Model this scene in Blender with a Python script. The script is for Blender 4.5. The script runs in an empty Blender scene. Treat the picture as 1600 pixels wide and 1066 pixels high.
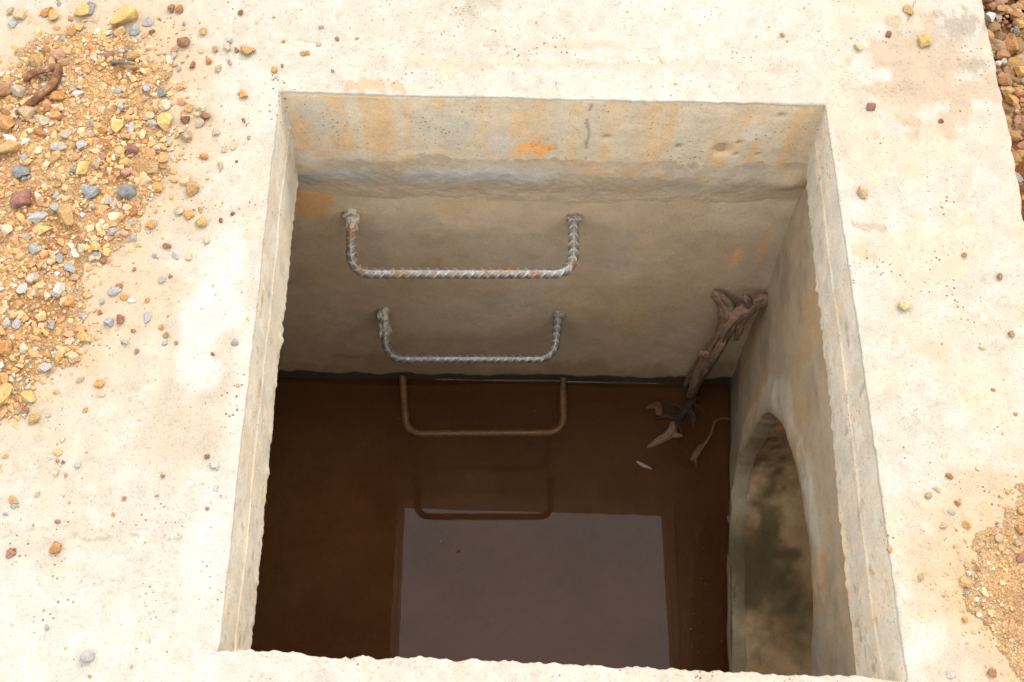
import bpy, bmesh, math
import numpy as np
from mathutils import Matrix, Vector

S = bpy.context.scene
COL = S.collection
rng = np.random.default_rng(7)

# ------------------------------------------------------------------ camera
FPX = 1788.06                       # focal length in pixels of the 1600 px wide photograph
CAM = np.array([-0.0325, -0.1696, 1.0187])
PITCH, ROLL, YAW = 0.4391, -0.0080, 0.0247
def _rz(a): return np.array([[math.cos(a), -math.sin(a), 0], [math.sin(a), math.cos(a), 0], [0, 0, 1]])
def _rx(a): return np.array([[1, 0, 0], [0, math.cos(a), -math.sin(a)], [0, math.sin(a), math.cos(a)]])
ROT = _rz(YAW) @ _rx(PITCH) @ _rz(ROLL)
cd = bpy.data.cameras.new('camera'); cam = bpy.data.objects.new('camera', cd); COL.objects.link(cam)
cd.sensor_width = 36.0; cd.lens = FPX / 1600 * 36.0; cd.clip_start = 0.01; cd.clip_end = 500
M4 = Matrix([[*ROT[i], CAM[i]] for i in range(3)] + [[0, 0, 0, 1]])
cam.matrix_world = M4
S.camera = cam

# ------------------------------------------------------------------ light
SUN_EL, SUN_AZ = math.radians(48), math.radians(30)       # azimuth from +Y towards +X
S.view_settings.view_transform = 'Standard'; S.view_settings.look = 'None'
S.view_settings.gamma = 1.0; S.view_settings.exposure = 2.0
W = bpy.data.worlds.new('World'); S.world = W; W.use_nodes = True
nt = W.node_tree; nt.nodes.clear()
sky = nt.nodes.new('ShaderNodeTexSky'); sky.sky_type = 'NISHITA'; sky.sun_disc = False
sky.sun_elevation = SUN_EL; sky.sun_rotation = SUN_AZ; sky.dust_density = 4.0; sky.air_density = 1.4
bg = nt.nodes.new('ShaderNodeBackground'); bg.inputs['Strength'].default_value = 0.10
out = nt.nodes.new('ShaderNodeOutputWorld')
tc = nt.nodes.new('ShaderNodeTexCoord')
cn = nt.nodes.new('ShaderNodeTexNoise'); cn.inputs['Scale'].default_value = 1.6; cn.inputs['Detail'].default_value = 5
cr = nt.nodes.new('ShaderNodeValToRGB')                  # the cloud deck
cr.color_ramp.elements[0].color = (6.4, 6.1, 5.9, 1); cr.color_ramp.elements[0].position = .3
cr.color_ramp.elements[1].color = (9.2, 8.8, 8.4, 1); cr.color_ramp.elements[1].position = .7
mx = nt.nodes.new('ShaderNodeMix'); mx.data_type = 'RGBA'; mx.inputs[0].default_value = 0.86
nt.links.new(tc.outputs['Generated'], cn.inputs['Vector'])
nt.links.new(cn.outputs[0], cr.inputs[0])
sx = nt.nodes.new('ShaderNodeSeparateXYZ'); nt.links.new(tc.outputs['Generated'], sx.inputs[0])
el = nt.nodes.new('ShaderNodeMapRange'); el.inputs['From Min'].default_value = 0; el.inputs['From Max'].default_value = 1
el.inputs['To Min'].default_value = .42; el.inputs['To Max'].default_value = 1.12           # an overcast sky is brightest overhead
nt.links.new(sx.outputs['Z'], el.inputs['Value'])
cm = nt.nodes.new('ShaderNodeMix'); cm.data_type = 'RGBA'; cm.blend_type = 'MULTIPLY'; cm.inputs[0].default_value = 1
nt.links.new(cr.outputs[0], cm.inputs[6]); nt.links.new(el.outputs[0], cm.inputs[7])
nt.links.new(sky.outputs[0], mx.inputs[6]); nt.links.new(cm.outputs[2], mx.inputs[7])
nt.links.new(mx.outputs[2], bg.inputs[0]); nt.links.new(bg.outputs[0], out.inputs[0])
sl = bpy.data.lights.new('sun', 'SUN'); sl.energy = 0.5; sl.angle = math.radians(24); sl.color = (1, .95, .87)
so = bpy.data.objects.new('sun', sl); COL.objects.link(so)
sd = Vector((math.sin(SUN_AZ) * math.cos(SUN_EL), math.cos(SUN_AZ) * math.cos(SUN_EL), math.sin(SUN_EL)))
so.rotation_euler = sd.to_track_quat('Z', 'Y').to_euler(); so.location = sd * 5

# ------------------------------------------------------------------ helpers
def ray(x, y): return ROT @ np.array([(x - 800) / FPX, -(y - 533) / FPX, -1.0])
def onz(x, y, z=0.0):
    v = ray(x, y); return CAM + v * (z - CAM[2]) / v[2]
def ony(x, y, Y):
    v = ray(x, y); return CAM + v * (Y - CAM[1]) / v[1]
def onx(x, y, X):
    v = ray(x, y); return CAM + v * (X - CAM[0]) / v[0]
def to_px(P):
    v = (np.asarray(P) - CAM) @ ROT
    return 800 + FPX * v[..., 0] / -v[..., 2], 533 - FPX * v[..., 1] / -v[..., 2]

def _hash(i, j, k, seed):
    h = (i * 374761393 + j * 668265263 + k * 2147483647 + seed * 1274126177) & 0xffffffff
    h = ((h ^ (h >> 13)) * 1274126177) & 0xffffffff
    h = ((h ^ (h >> 16)) * 2246822519) & 0xffffffff
    return ((h ^ (h >> 15)) & 0xffffff) / 0xffffff
def vnoise(p, seed=0):
    p = np.asarray(p, float); i = np.floor(p).astype(np.int64); f = p - i
    u = f * f * f * (f * (f * 6 - 15) + 10); r = 0
    for a in (0, 1):
        wa = u[..., 0] if a else 1 - u[..., 0]
        for b in (0, 1):
            wb = u[..., 1] if b else 1 - u[..., 1]
            for c in (0, 1):
                wc = u[..., 2] if c else 1 - u[..., 2]
                r = r + wa * wb * wc * _hash(i[..., 0] + a, i[..., 1] + b, i[..., 2] + c, seed)
    return r * 2 - 1
def fbm(p, scale, octs=4, seed=0, gain=.5):
    p = np.asarray(p) * scale; r = 0; a = 1; t = 0
    for o in range(octs):
        r = r + a * vnoise(p + o * 17.3, seed + o); t += a; a *= gain; p = p * 2.03
    return r / t * 1.5
def ss(a, b, x):
    t = np.clip((x - a) / (b - a), 0, 1); return t * t * (3 - 2 * t)
def mixc(c, d, m): return c * (1 - m[..., None]) + np.asarray(d) * m[..., None]
def blob(P, c, rx, ry, ax=(0, 1), seed=0, edge=.35, nz=.5, sc=60):
    dx = (P[..., ax[0]] - c[0]) / rx; dy = (P[..., ax[1]] - c[1]) / ry
    d = np.sqrt(dx * dx + dy * dy) + nz * fbm(P, sc, 4, seed)
    return 1 - ss(1 - edge, 1 + edge, d)

def link(o, parent=None):
    COL.objects.link(o)
    if parent: o.parent = parent
    return o
def tag(o, label=None, cat=None, group=None, kind=None):
    if label: o['label'] = label
    if cat: o['category'] = cat
    if group: o['group'] = group
    if kind: o['kind'] = kind
    return o
def empty(name, loc=(0, 0, 0)):
    o = bpy.data.objects.new(name, None); o.location = loc; o.empty_display_size = .05; return link(o)
def mesh_obj(name, V, F, mat, parent=None, col=None, smooth=True, loc=None):
    me = bpy.data.meshes.new(name)
    me.from_pydata(np.asarray(V).tolist() if not isinstance(V, list) else V, [], F if isinstance(F, list) else F.tolist())
    if col is not None:
        a = me.color_attributes.new('col', 'FLOAT_COLOR', 'POINT')
        c4 = np.ones((len(V), 4)); c4[:, :3] = np.clip(col, 0.002, 1); a.data.foreach_set('color', c4.ravel().astype(np.float32))
    if smooth: me.polygons.foreach_set('use_smooth', [True] * len(me.polygons))
    if mat: me.materials.append(mat)
    me.update()
    o = bpy.data.objects.new(name, me)
    if loc is not None: o.location = loc
    return link(o, parent)
def grid_faces(nu, nv, wrap=False):
    iu = np.arange(nu if wrap else nu - 1); iv = np.arange(nv - 1)
    A, B = np.meshgrid(iu, iv, indexing='ij'); A2 = (A + 1) % nu
    return np.stack([A * nv + B, A2 * nv + B, A2 * nv + B + 1, A * nv + B + 1], -1).reshape(-1, 4)

# ------------------------------------------------------------------ materials
class NB:
    def __init__(s, name):
        s.m = bpy.data.materials.new(name); s.m.use_nodes = True; s.t = s.m.node_tree; s.t.nodes.clear()
        s.b = s.n('BsdfPrincipled'); o = s.n('OutputMaterial'); s.l(s.b.outputs[0], o.inputs[0])
        s.tc = s.n('TexCoord')
    def n(s, k, **kw):
        x = s.t.nodes.new('ShaderNode' + k)
        for a, v in kw.items(): setattr(x, a, v)
        return x
    def l(s, a, b): s.t.links.new(a, b)
    def noise(s, scale, detail=4, rough=.6, vec=None):
        x = s.n('TexNoise'); x.inputs['Scale'].default_value = scale; x.inputs['Detail'].default_value = detail
        x.inputs['Roughness'].default_value = rough; s.l(vec or s.tc.outputs['Object'], x.inputs['Vector']); return x.outputs[0]
    def vor(s, scale, feat='F1'):
        x = s.n('TexVoronoi', feature=feat); x.inputs['Scale'].default_value = scale
        s.l(s.tc.outputs['Object'], x.inputs['Vector']); return x
    def ramp(s, fac, stops):
        x = s.n('ValToRGB'); e = x.color_ramp.elements
        while len(e) < len(stops): e.new(.5)
        for q, (p, c) in zip(e, stops):
            q.position = p; q.color = (*c, 1) if not isinstance(c, (int, float)) else (c, c, c, 1)
        s.l(fac, x.inputs[0]); return x.outputs[0]
    def mul(s, a, b, fac=1.0, mode='MULTIPLY'):
        x = s.n('Mix', data_type='RGBA', blend_type=mode)
        for sock, v in ((x.inputs[0], fac), (x.inputs[6], a), (x.inputs[7], b)):
            if isinstance(v, (int, float)): sock.default_value = v
            elif isinstance(v, tuple): sock.default_value = (*v, 1)
            else: s.l(v, sock)
        return x.outputs[2]
    def math(s, op, a, b):
        x = s.n('Math', operation=op)
        for sock, v in ((x.inputs[0], a), (x.inputs[1], b)):
            if isinstance(v, (int, float)): sock.default_value = v
            else: s.l(v, sock)
        return x.outputs[0]
    def attr(s): return s.n('VertexColor', layer_name='col').outputs[0]
    def bump(s, h, strength, dist=.001, prev=None):
        x = s.n('Bump'); x.inputs['Strength'].default_value = strength; x.inputs['Distance'].default_value = dist
        s.l(h, x.inputs['Height'])
        if prev: s.l(prev, x.inputs['Normal'])
        return x.outputs[0]
    def fin(s, color, rough=.85, normal=None, metal=0.0, spec=.3):
        i = s.b.inputs
        if isinstance(color, tuple): i['Base Color'].default_value = (*color, 1)
        else: s.l(color, i['Base Color'])
        if isinstance(rough, (int, float)): i['Roughness'].default_value = rough
        else: s.l(rough, i['Roughness'])
        if isinstance(metal, (int, float)): i['Metallic'].default_value = metal
        else: s.l(metal, i['Metallic'])
        i['Specular IOR Level'].default_value = spec
        if normal: s.l(normal, i['Normal'])
        return s.m

def mat_concrete(name, grain, pits, bump1, bump2):
    b = NB(name); c = b.attr()
    sp = b.ramp(b.noise(420, 3, .7), [(.3, .87), (.55, 1.0), (.75, 1.05)])
    c = b.mul(c, sp, grain)
    md = b.ramp(b.noise(38, 5, .65), [(.3, .88), (.6, 1.04)])
    c = b.mul(c, md, grain)
    fl = b.ramp(b.noise(170, 6, .75), [(.36, (.70, .62, .52)), (.46, (1.0, 1.0, 1.0)), (.60, (1.0, 1.0, 1.0)), (.70, (1.14, 1.14, 1.15))])
    c = b.mul(c, fl, pits * .38)
    fl2 = b.ramp(b.noise(420, 4, .8), [(.34, (.60, .54, .46)), (.43, (1.0, 1.0, 1.0))])
    c = b.mul(c, fl2, pits * .35)
    # small air holes and dark grit
    v = b.vor(155); n2 = b.noise(14, 3)
    th = b.math('MULTIPLY', b.ramp(n2, [(.42, 0.0), (.72, .26)]), pits)
    pm = b.math('LESS_THAN', v.outputs['Distance'], th)
    c = b.mul(c, b.mul((1.0, 1.0, 1.0), (.46, .40, .34), pm, 'MIX'), 1.0)
    v3 = b.vor(520); sp3 = b.math('LESS_THAN', v3.outputs['Distance'], b.math('MULTIPLY', b.ramp(b.noise(60, 2), [(.45, 0.0), (.75, .26)]), pits))
    c = b.mul(c, b.mul((1.0, 1.0, 1.0), (.55, .47, .40), sp3, 'MIX'), 1.0)
    nrm = b.bump(b.noise(620, 3, .7), bump1, .0008)
    nrm = b.bump(b.noise(85, 5, .6), bump2, .004, nrm)
    nrm = b.bump(b.math('SUBTRACT', 1.0, pm), .35, .0015, nrm)
    return b.fin(c, .9, nrm, spec=.2)
M_slab = mat_concrete('weathered_cement', 1.0, 1.0, .35, .11)
M_wall = mat_concrete('rough_plaster', 1.0, .55, .95, .05)
M_pipe = mat_concrete('pipe_concrete', 1.0, .6, .4, .12)
M_mortar = mat_concrete('mortar', 1.0, .4, .9, .22)

def mat_sand():
    b = NB('sandy_fines'); c = b.attr()
    c = b.mul(c, b.ramp(b.noise(600, 2, .7), [(.3, (.55, .5, .45)), (.55, (1., 1., 1.)), (.75, (1.2, 1.15, 1.1))]), 1.0)
    v = b.vor(330)
    c = b.mul(c, b.ramp(v.outputs['Color'], [(0, (.75, .7, .66)), (1, (1.2, 1.15, 1.1))]), .8)
    nrm = b.bump(b.noise(700, 2, .7), .8, .0015)
    nrm = b.bump(v.outputs['Distance'], .7, .003, nrm)
    return b.fin(c, .95, nrm, spec=.1)
M_sand = mat_sand()

def mat_stone(name, base, dark, light, mottled=1.0):
    b = NB(name)
    oi = b.n('ObjectInfo')
    vv = b.n('VectorMath', operation='ADD'); b.l(b.tc.outputs['Object'], vv.inputs[0])
    k = b.n('VectorMath', operation='SCALE'); b.l(oi.outputs['Location'], k.inputs[0]); k.inputs['Scale'].default_value = 91.0
    b.l(k.outputs[0], vv.inputs[1]); vec = vv.outputs[0]
    c = b.ramp(b.noise(1.6, 4, .65, vec), [(.30, dark), (.5, base), (.72, light)])
    c = b.mul(c, b.ramp(b.noise(9, 3, .7, vec), [(.3, .72), (.6, 1.08)]), mottled)
    hs = b.n('HueSaturation'); b.l(c, hs.inputs['Color'])
    b.l(b.math('ADD', b.math('MULTIPLY', oi.outputs['Random'], .4), .62), hs.inputs['Value'])
    b.l(b.math('ADD', b.math('MULTIPLY', oi.outputs['Random'], .02), .49), hs.inputs['Hue'])
    nrm = b.bump(b.noise(5, 5, .65, vec), .5, .12)
    return b.fin(hs.outputs[0], .8, nrm, spec=.25)
STONE = {
    'ochre':  mat_stone('stone_ochre', (.59, .385, .155), (.46, .25, .085), (.67, .50, .27)),
    'orange': mat_stone('stone_orange', (.54, .27, .10), (.38, .15, .05), (.64, .42, .21)),
    'brown':  mat_stone('stone_brown', (.33, .155, .08), (.19, .08, .045), (.46, .27, .15)),
    'rose':   mat_stone('stone_rose', (.42, .22, .16), (.30, .13, .09), (.52, .34, .25)),
    'tan':    mat_stone('stone_tan', (.60, .45, .26), (.46, .30, .15), (.68, .56, .40)),
    'cream':  mat_stone('stone_cream', (.58, .49, .34), (.50, .36, .2), (.66, .6, .5)),
    'white':  mat_stone('stone_white', (.62, .58, .51), (.5, .46, .4), (.7, .68, .64)),
    'grey':   mat_stone('stone_grey', (.41, .405, .39), (.31, .305, .295), (.50, .49, .465)),
    'slate':  mat_stone('stone_slate', (.33, .335, .34), (.22, .225, .235), (.44, .44, .43)),
}
PAL = {'ochre': (.52, .31, .09), 'orange': (.45, .20, .07), 'brown': (.26, .12, .06), 'rose': (.42, .23, .16), 'tan': (.5, .35, .19),
       'cream': (.57, .48, .33), 'white': (.62, .58, .5), 'grey': (.40, .395, .375), 'slate': (.34, .34, .34)}
def mat_attr(name, rough=.85, sc=500):
    b = NB(name); c = b.mul(b.attr(), b.ramp(b.noise(sc, 3, .7), [(.3, .75), (.7, 1.12)]), 1.0)
    return b.fin(c, rough, b.bump(b.noise(sc * .8, 4, .65), .5, .0012), spec=.2)
M_grit = mat_attr('gravel_grit')

def poly_sd(P2, poly):
    poly = np.asarray(poly); n = len(poly); d = np.full(P2.shape[:-1], 1e9); ins = np.zeros(P2.shape[:-1], bool)
    for i in range(n):
        a, b2 = poly[i], poly[(i + 1) % n]; e = b2 - a; w = P2 - a
        t = np.clip((w @ e) / (e @ e), 0, 1); d = np.minimum(d, np.linalg.norm(w - t[..., None] * e, axis=-1))
        cnd = ((a[1] <= P2[..., 1]) & (b2[1] > P2[..., 1])) | ((b2[1] <= P2[..., 1]) & (a[1] > P2[..., 1]))
        xi = a[0] + (P2[..., 1] - a[1]) / np.where(abs(e[1]) < 1e-9, 1e-9, e[1]) * e[0]
        ins ^= cnd & (P2[..., 0] < xi)
    return np.where(ins, d, -d)
LP = [onz(*q)[:2] for q in ((-260, 130), (-30, 145), (30, 100), (70, 60), (120, 52), (175, 52), (235, 70), (255, 120), (262, 200), (250, 290), (215, 345), (165, 395), (120, 440), (122, 510), (118, 560), (62, 590), (25, 640), (-20, 660), (-260, 700))]
RP = [onz(*q)[:2] for q in ((1720, 740), (1596, 775), (1588, 840), (1545, 862), (1512, 885), (1500, 930), (1530, 975), (1570, 1020), (1590, 1085), (1720, 1100))]

# ------------------------------------------------------------------ slab with the opening
T, DW = 0.145, 0.782
TOPC = np.array([(-.2953, .008), (.3025, -.0079), (.2919, .5987), (-.3043, .607)])
BOTC = np.array([(-.300, .004), (.299, -.004), (.3015, .602), (-.306, .6005)])
OUTC = np.array([(-1.15, -.95), (.485, -.95), (.485, 1.35), (-1.15, 1.35)])
NRM = np.array([(0, 1), (-1, 0), (0, -1), (1, 0)], float)       # into the opening, per side
NS = 270; N = NS * 4
sq = np.arange(N) / NS; side = np.floor(sq).astype(int); fr = (sq - side)
def along(C): return C[side] * (1 - fr)[:, None] + C[(side + 1) % 4] * fr[:, None]
Pt, Pb, Po = along(TOPC), along(BOTC), along(OUTC)
near = (side == 0); right = (side == 1); far = (side == 2); left = (side == 3)
nrm = NRM[side].copy()
for c in range(4):                                              # mitre at corners
    k = c * NS; nrm[k] = NRM[c] + NRM[(c - 1) % 4]
p3 = np.c_[Pt, np.zeros(N)]
edge = fbm(p3, 22, 5, 3) * .0009 + fbm(p3, 120, 3, 5) * .0006
edge = edge + near * (fbm(p3, 110, 4, 9) * .0012 + fbm(p3, 260, 2, 10) * .0010 + np.minimum(0, fbm(p3, 20, 3, 8) + .1) * .005)
ra = .0016 + near * .0016 + np.maximum(0, fbm(p3, 45, 4, 11)) * .002
# jagged right outer edge
oe = np.c_[Po, np.zeros(N)]
Po = Po + (right * (fbm(oe, 9, 3, 21) * .004 + fbm(oe, 70, 4, 22) * .0022 + np.minimum(0, fbm(oe, 30, 3, 23) + .2) * .008))[:, None] * np.array([1, 0])
nT = 150
g = np.linspace(1, 0, nT) ** 2.1
A = Pt - nrm * ra[:, None] + nrm * edge[:, None]
rows = []                                                       # each (N,3)
rows.append(np.c_[Po, np.full(N, -T)])
rows.append(np.c_[Po + (Po - Pt) * 0, np.full(N, -.012)])
for q in g:
    P = A * (1 - q) + Po * q
    rows.append(np.c_[P, np.zeros(N)])
i_top0, i_top1 = 1, len(rows)
for a in (30, 60, 90):
    a = math.radians(a)
    P = A + nrm * (ra * math.sin(a))[:, None]
    rows.append(np.c_[P, -ra * (1 - math.cos(a))])
i_rev0 = len(rows)
nR = 62
b3 = np.c_[Pb, np.full(N, -T)]
jag = fbm(b3, 150, 3, 31) * .0010 + np.maximum(0, fbm(b3, 60, 4, 33) - .3) * .003 + fbm(b3, 9, 3, 34) * .0012
jag = np.where(left | right, jag, jag * .4)
for q in np.linspace(0.02, 1, nR):
    P = (Pt + nrm * edge[:, None]) * (1 - q) + Pb * q
    z = -ra * (1 - q) - T * q
    p = np.c_[P, z]
    d = fbm(p, 9, 3, 41) * .0008 + fbm(p, 90, 3, 42) * .0003
    zc = -.066 - fr * .004 + fbm(np.c_[Pt, np.zeros(N)], 12, 2, 44) * .004
    d = d + (left | right) * np.exp(-((z - zc) / .0022) ** 2) * .0016 - (left | right) * ss(zc + .002, zc - .004, z) * .0012
    d = d + ss(.86, 1, q) * jag
    p[:, :2] += nrm * d[:, None]
    p[:, 2] += ss(.9, 1, q) * fbm(b3, 50, 3, 35) * .003
    rows.append(p)
i_rev1 = len(rows)
bot = rows[-1]
for o in (.012, .04, .12):
    p = bot.copy(); p[:, :2] -= nrm * o; p[:, 2] = -T - .001; rows.append(p)
rows.append(np.c_[Po, np.full(N, -T)])
V = np.stack(rows, 1)                                           # (N, R, 3)
R_ = V.shape[1]
# relief of the top
tp = V[:, i_top0:i_top1].copy()
pz = tp.copy(); pz[..., 2] = 0
damp = np.ones(tp.shape[:2]); damp[:, 0] = .3
zt = fbm(pz, 5, 3, 51) * .0014 + fbm(pz, 26, 4, 52) * .0009 + fbm(pz, 130, 3, 53) * .00035
dist_in = np.linalg.norm(tp[..., :2] - A[:, None], axis=-1)
nearrow = near[:, None] * np.exp(-(dist_in / .05) ** 2)
zt += nearrow * (fbm(pz, 60, 4, 54) * .0018)
V[:, i_top0 + 1:i_top1, 2] += (zt)[:, 1:]
V[:, i_top1:i_rev0, 2] += zt[:, -1:]

P = V.copy()
# --- colour of the cement, stains and dirt (own colours of the surface)
pt = P.copy(); pt[..., 2] = 0
cream = np.array((.46, .425, .345)); white = np.array((.54, .52, .465)); tan = np.array((.44, .35, .245)); orange = np.array((.50, .33, .17))
n1 = fbm(pt, 7, 5, 61); n2 = fbm(pt, 22, 5, 62); n3 = fbm(pt, 60, 4, 63)
c = np.broadcast_to(cream, P.shape).copy()
c = mixc(c, white, .45 * ss(-.2, .6, n1 + .5 * n2 + .25 * n3))
c = mixc(c, (.45, .39, .29), .36 * ss(.0, .7, fbm(pt, 9, 5, 64) + .6 * n3))
c = mixc(c, (.41, .36, .28), .28 * ss(.25, .6, fbm(pt, 95, 4, 67) + .4 * n2))
c = mixc(c, (.53, .51, .46), .3 * ss(.3, .6, fbm(pt, 130, 3, 68) - .3 * n2))
xx = pt[..., 0]; yy = pt[..., 1]
c = mixc(c, (.49, .42, .305), .7 * ss(.26, .36, xx) * ss(-.35, .4, n2 + .5 * fbm(pt, 11, 4, 65)))
c = mixc(c, (.50, .37, .23), .45 * ss(.28, .4, xx) * ss(.3, .8, fbm(pt, 35, 4, 66)))
def px_blob(px, py, wpx, hpx, color, amt, seed, edge=.3, nz=.45, sc=60):
    global c
    q = onz(px, py); sx = abs(onz(px + wpx / 2, py)[0] - q[0]); sy = abs(onz(px, py - hpx / 2)[1] - q[1])
    c = mixc(c, color, amt * blob(pt, q, sx, sy, seed=seed, edge=edge, nz=nz, sc=sc))
px_blob(1452, 112, 165, 165, (.43, .335, .23), .9, 71, .22, .7, 50)
px_blob(1395, 165, 60, 40, (.45, .38, .27), .7, 72)
px_blob(1500, 38, 62, 36, (.33, .29, .23), .9, 73, .06, .8, 110)
px_blob(1522, 100, 40, 16, (.34, .29, .22), .9, 74, .06, .8, 110)
px_blob(1475, 60, 80, 30, (.38, .33, .26), .5, 75, .3, .8, 110)
px_blob(740, 8, 90, 30, (.36, .31, .24), .6, 76, .4, .9, 120)
px_blob(590, 134, 100, 18, (.46, .32, .2), .8, 77, .2, .9, 130)
px_blob(300, 610, 120, 220, (.44, .36, .26), .8, 78, .4, .6, 30)
px_blob(200, 480, 160, 160, (.47, .39, .28), .6, 79, .5, .6, 30)
px_blob(330, 480, 70, 240, white, .8, 80, .4, .6, 30)
px_blob(330, 860, 60, 170, (.51, .49, .44), .7, 81, .4, .5, 30)
px_blob(1425, 925, 60, 40, (.55, .52, .47), .9, 82, .2, .8, 70)
px_blob(1440, 1010, 90, 60, (.53, .50, .44), .7, 83, .3, .9, 60)
px_blob(1430, 900, 50, 120, (.5, .4, .27), .6, 84, .4, .7, 60)
px_blob(1360, 355, 40, 16, (.34, .27, .2), .6, 85, .2, 1.0, 150)
px_blob(1352, 395, 34, 30, (.52, .35, .2), .7, 86, .3, .9, 120)
px_blob(880, 70, 120, 12, (.46, .37, .26), .5, 87, .5, .8, 60)
px_blob(900, 100, 500, 14, (.47, .38, .26), .45, 88, .5, .9, 50)
px_blob(160, 230, 330, 520, (.46, .365, .24), .7, 89, .4, .5, 25)       # sandy wash under the gravel
px_blob(1570, 930, 220, 360, (.47, .36, .23), .7, 90, .45, .6, 30)
for poly, fall, am in ((LP, .035, .75), (RP, .030, .75)):
    sd_f = poly_sd(pt[..., :2], poly) + .018 * fbm(pt, 26, 4, 99) + .012 * fbm(pt, 90, 3, 100)
    c = mixc(c, (.47, .34, .19), am * np.exp(np.minimum(0, sd_f) / fall) * ss(-.6, .3, fbm(pt, 120, 3, 98) + .6))
# hairline crack across the near left of the slab
ck = np.array([onz(*q)[:2] for q in ((0, 838), (60, 828), (140, 842), (200, 836), (260, 845), (330, 818), (365, 812))])
yc = np.interp(xx, ck[:, 0], ck[:, 1]) + fbm(pt, 70, 3, 91) * .003
crack = np.exp(-((yy - yc) / .0009) ** 2) * ss(-.62, -.55, xx) * ss(-.27, -.33, xx) * (fbm(pt, 40, 2, 92) > -.3)
c = mixc(c, (.2, .17, .13), .55 * crack)
for q, sd2, am in (((((430, 60), (560, 75), (700, 62), (860, 80))), 95, .35), (((1340, 640), (1400, 622), (1470, 635), (1560, 618)), 96, .3), (((820, 20), (850, 50), (905, 85)), 97, .4), (((20, 900), (110, 925), (190, 905), (280, 940)), 98, .3)):
    k_ = np.array([onz(*w)[:2] for w in q]); k_ = k_[np.argsort(k_[:, 0])]
    yl = np.interp(xx, k_[:, 0], k_[:, 1]) + fbm(pt, 60, 3, sd2) * .004
    c = mixc(c, (.22, .18, .13), am * np.exp(-((yy - yl) / .0008) ** 2) * ss(k_[0, 0] - .01, k_[0, 0], xx) * ss(k_[-1, 0] + .01, k_[-1, 0], xx) * (fbm(pt, 50, 2, sd2 + 5) > -.2))
# near edge: crumbly, greyer
nb = np.exp(-(np.maximum(0, .03 - yy) / .03)) * ss(.03, .0, yy) * ss(-.32, -.28, xx)
c = mixc(c, (.36, .32, .26), .5 * nb * ss(-.1, .5, fbm(pt, 70, 4, 93)))
c = mixc(c, (.5, .37, .22), .5 * nb * ss(.1, .5, fbm(pt, 25, 4, 94)))
# reveals
rv = np.zeros((N, R_), bool); rv[:, i_rev0:] = True
grey = np.array((.37, .355, .315))
cr_ = np.broadcast_to(grey, P.shape).copy()
cr_ = mixc(cr_, (.43, .41, .36), ss(-.2, .4, fbm(P, 16, 4, 101)))
cr_ = mixc(cr_, (.29, .265, .23), .4 * ss(.35, .6, fbm(P * np.array([1, 1, .5]), 60, 4, 102)))
stre = fbm(P * np.array([1, 1, .09]), 48, 4, 103)
famt = np.where(far, 1.0, .30)[:, None]
cr_ = mixc(cr_, (.415, .36, .265), famt * .85)
cr_ = mixc(cr_, (.46, .31, .155), famt * .66 * ss(-.2, .5, stre) * ss(-.75, .15, fbm(P, 16, 3, 104)))
lr = (left | right)[:, None]
zc2 = -.066 - fr[:, None] * .004 + fbm(np.c_[Pt, np.zeros(N)], 12, 2, 44)[:, None] * .004
cr_ = mixc(cr_, (.50, .37, .22), lr * .62 * np.exp(-((P[..., 2] - zc2) / .0032) ** 2) * ss(-.35, .25, fbm(P, 38, 4, 105)))
cr_ = mixc(cr_, (.5, .40, .26), lr * .7 * ss(-.128, -.142, P[..., 2]) * ss(-.3, .4, fbm(P, 40, 3, 106)))
cr_ = mixc(cr_, (.16, .125, .09), lr * .45 * ss(.74, .84, fbm(P * np.array([1, .6, 1]), 100, 3, 107) + .25 * fbm(P, 9, 2, 108)))
def far_pt(px, py): return ony(px, py, .603)
fm = far[:, None].astype(float)
def far_blob(px, py, w, h, color, amt, seed, **k):
    global cr_
    q = far_pt(px, py); rx = w / 2 / FPX * 1.2; rz = h / 2 / FPX * 1.75
    cr_ = mixc(cr_, color, fm * amt * blob(P, (q[0], q[2]), rx, rz, ax=(0, 2), seed=seed, **k))
far_blob(837, 231, 62, 20, (.56, .28, .10), .95, 111, nz=.7, sc=120)
far_blob(780, 225, 60, 50, (.39, .37, .33), .6, 112)
far_blob(690, 200, 90, 60, (.36, .34, .30), .7, 113)
far_blob(500, 185, 70, 80, (.35, .33, .29), .7, 114)
far_blob(1180, 205, 40, 30, (.42, .41, .38), .6, 115)
far_blob(605, 142, 60, 14, (.50, .34, .2), .7, 116)
q0, q1 = far_pt(922, 165), far_pt(912, 248)
xc = q0[0] + (q1[0] - q0[0]) * np.clip((P[..., 2] - q0[2]) / (q1[2] - q0[2]), 0, 1) + fbm(P, 60, 3, 117) * .004
ckf = np.exp(-((P[..., 0] - xc) / .0016) ** 2) * fm * (fbm(P, 70, 2, 118) > -.35)
cr_ = mixc(cr_, (.15, .115, .08), .75 * ckf)
qh = far_pt(1127, 233)
hole = np.exp(-(((P[..., 0] - qh[0]) / .009) ** 2 + ((P[..., 2] - qh[2]) / .010) ** 2) ** 1.5) * fm
cr_ = mixc(cr_, (.42, .26, .12), .7 * hole)
V[..., 1] += hole * .007 * (1 + .4 * fbm(P, 120, 3, 119))
for px, py, s in ((1060, 228, .004), (1150, 240, .003), (1155, 222, .003), (948, 214, .004), (1220, 178, .004), (1185, 240, .003)):
    qq = far_pt(px, py); hh = np.exp(-(((P[..., 0] - qq[0]) / s) ** 2 + ((P[..., 2] - qq[2]) / s) ** 2)) * fm
    V[..., 1] += hh * .003; cr_ = mixc(cr_, (.2, .15, .1), .8 * hh)
cr_ = cr_ * (1 + .16 * right[:, None, None] * np.array([.95, 1.02, 1.2]))
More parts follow.
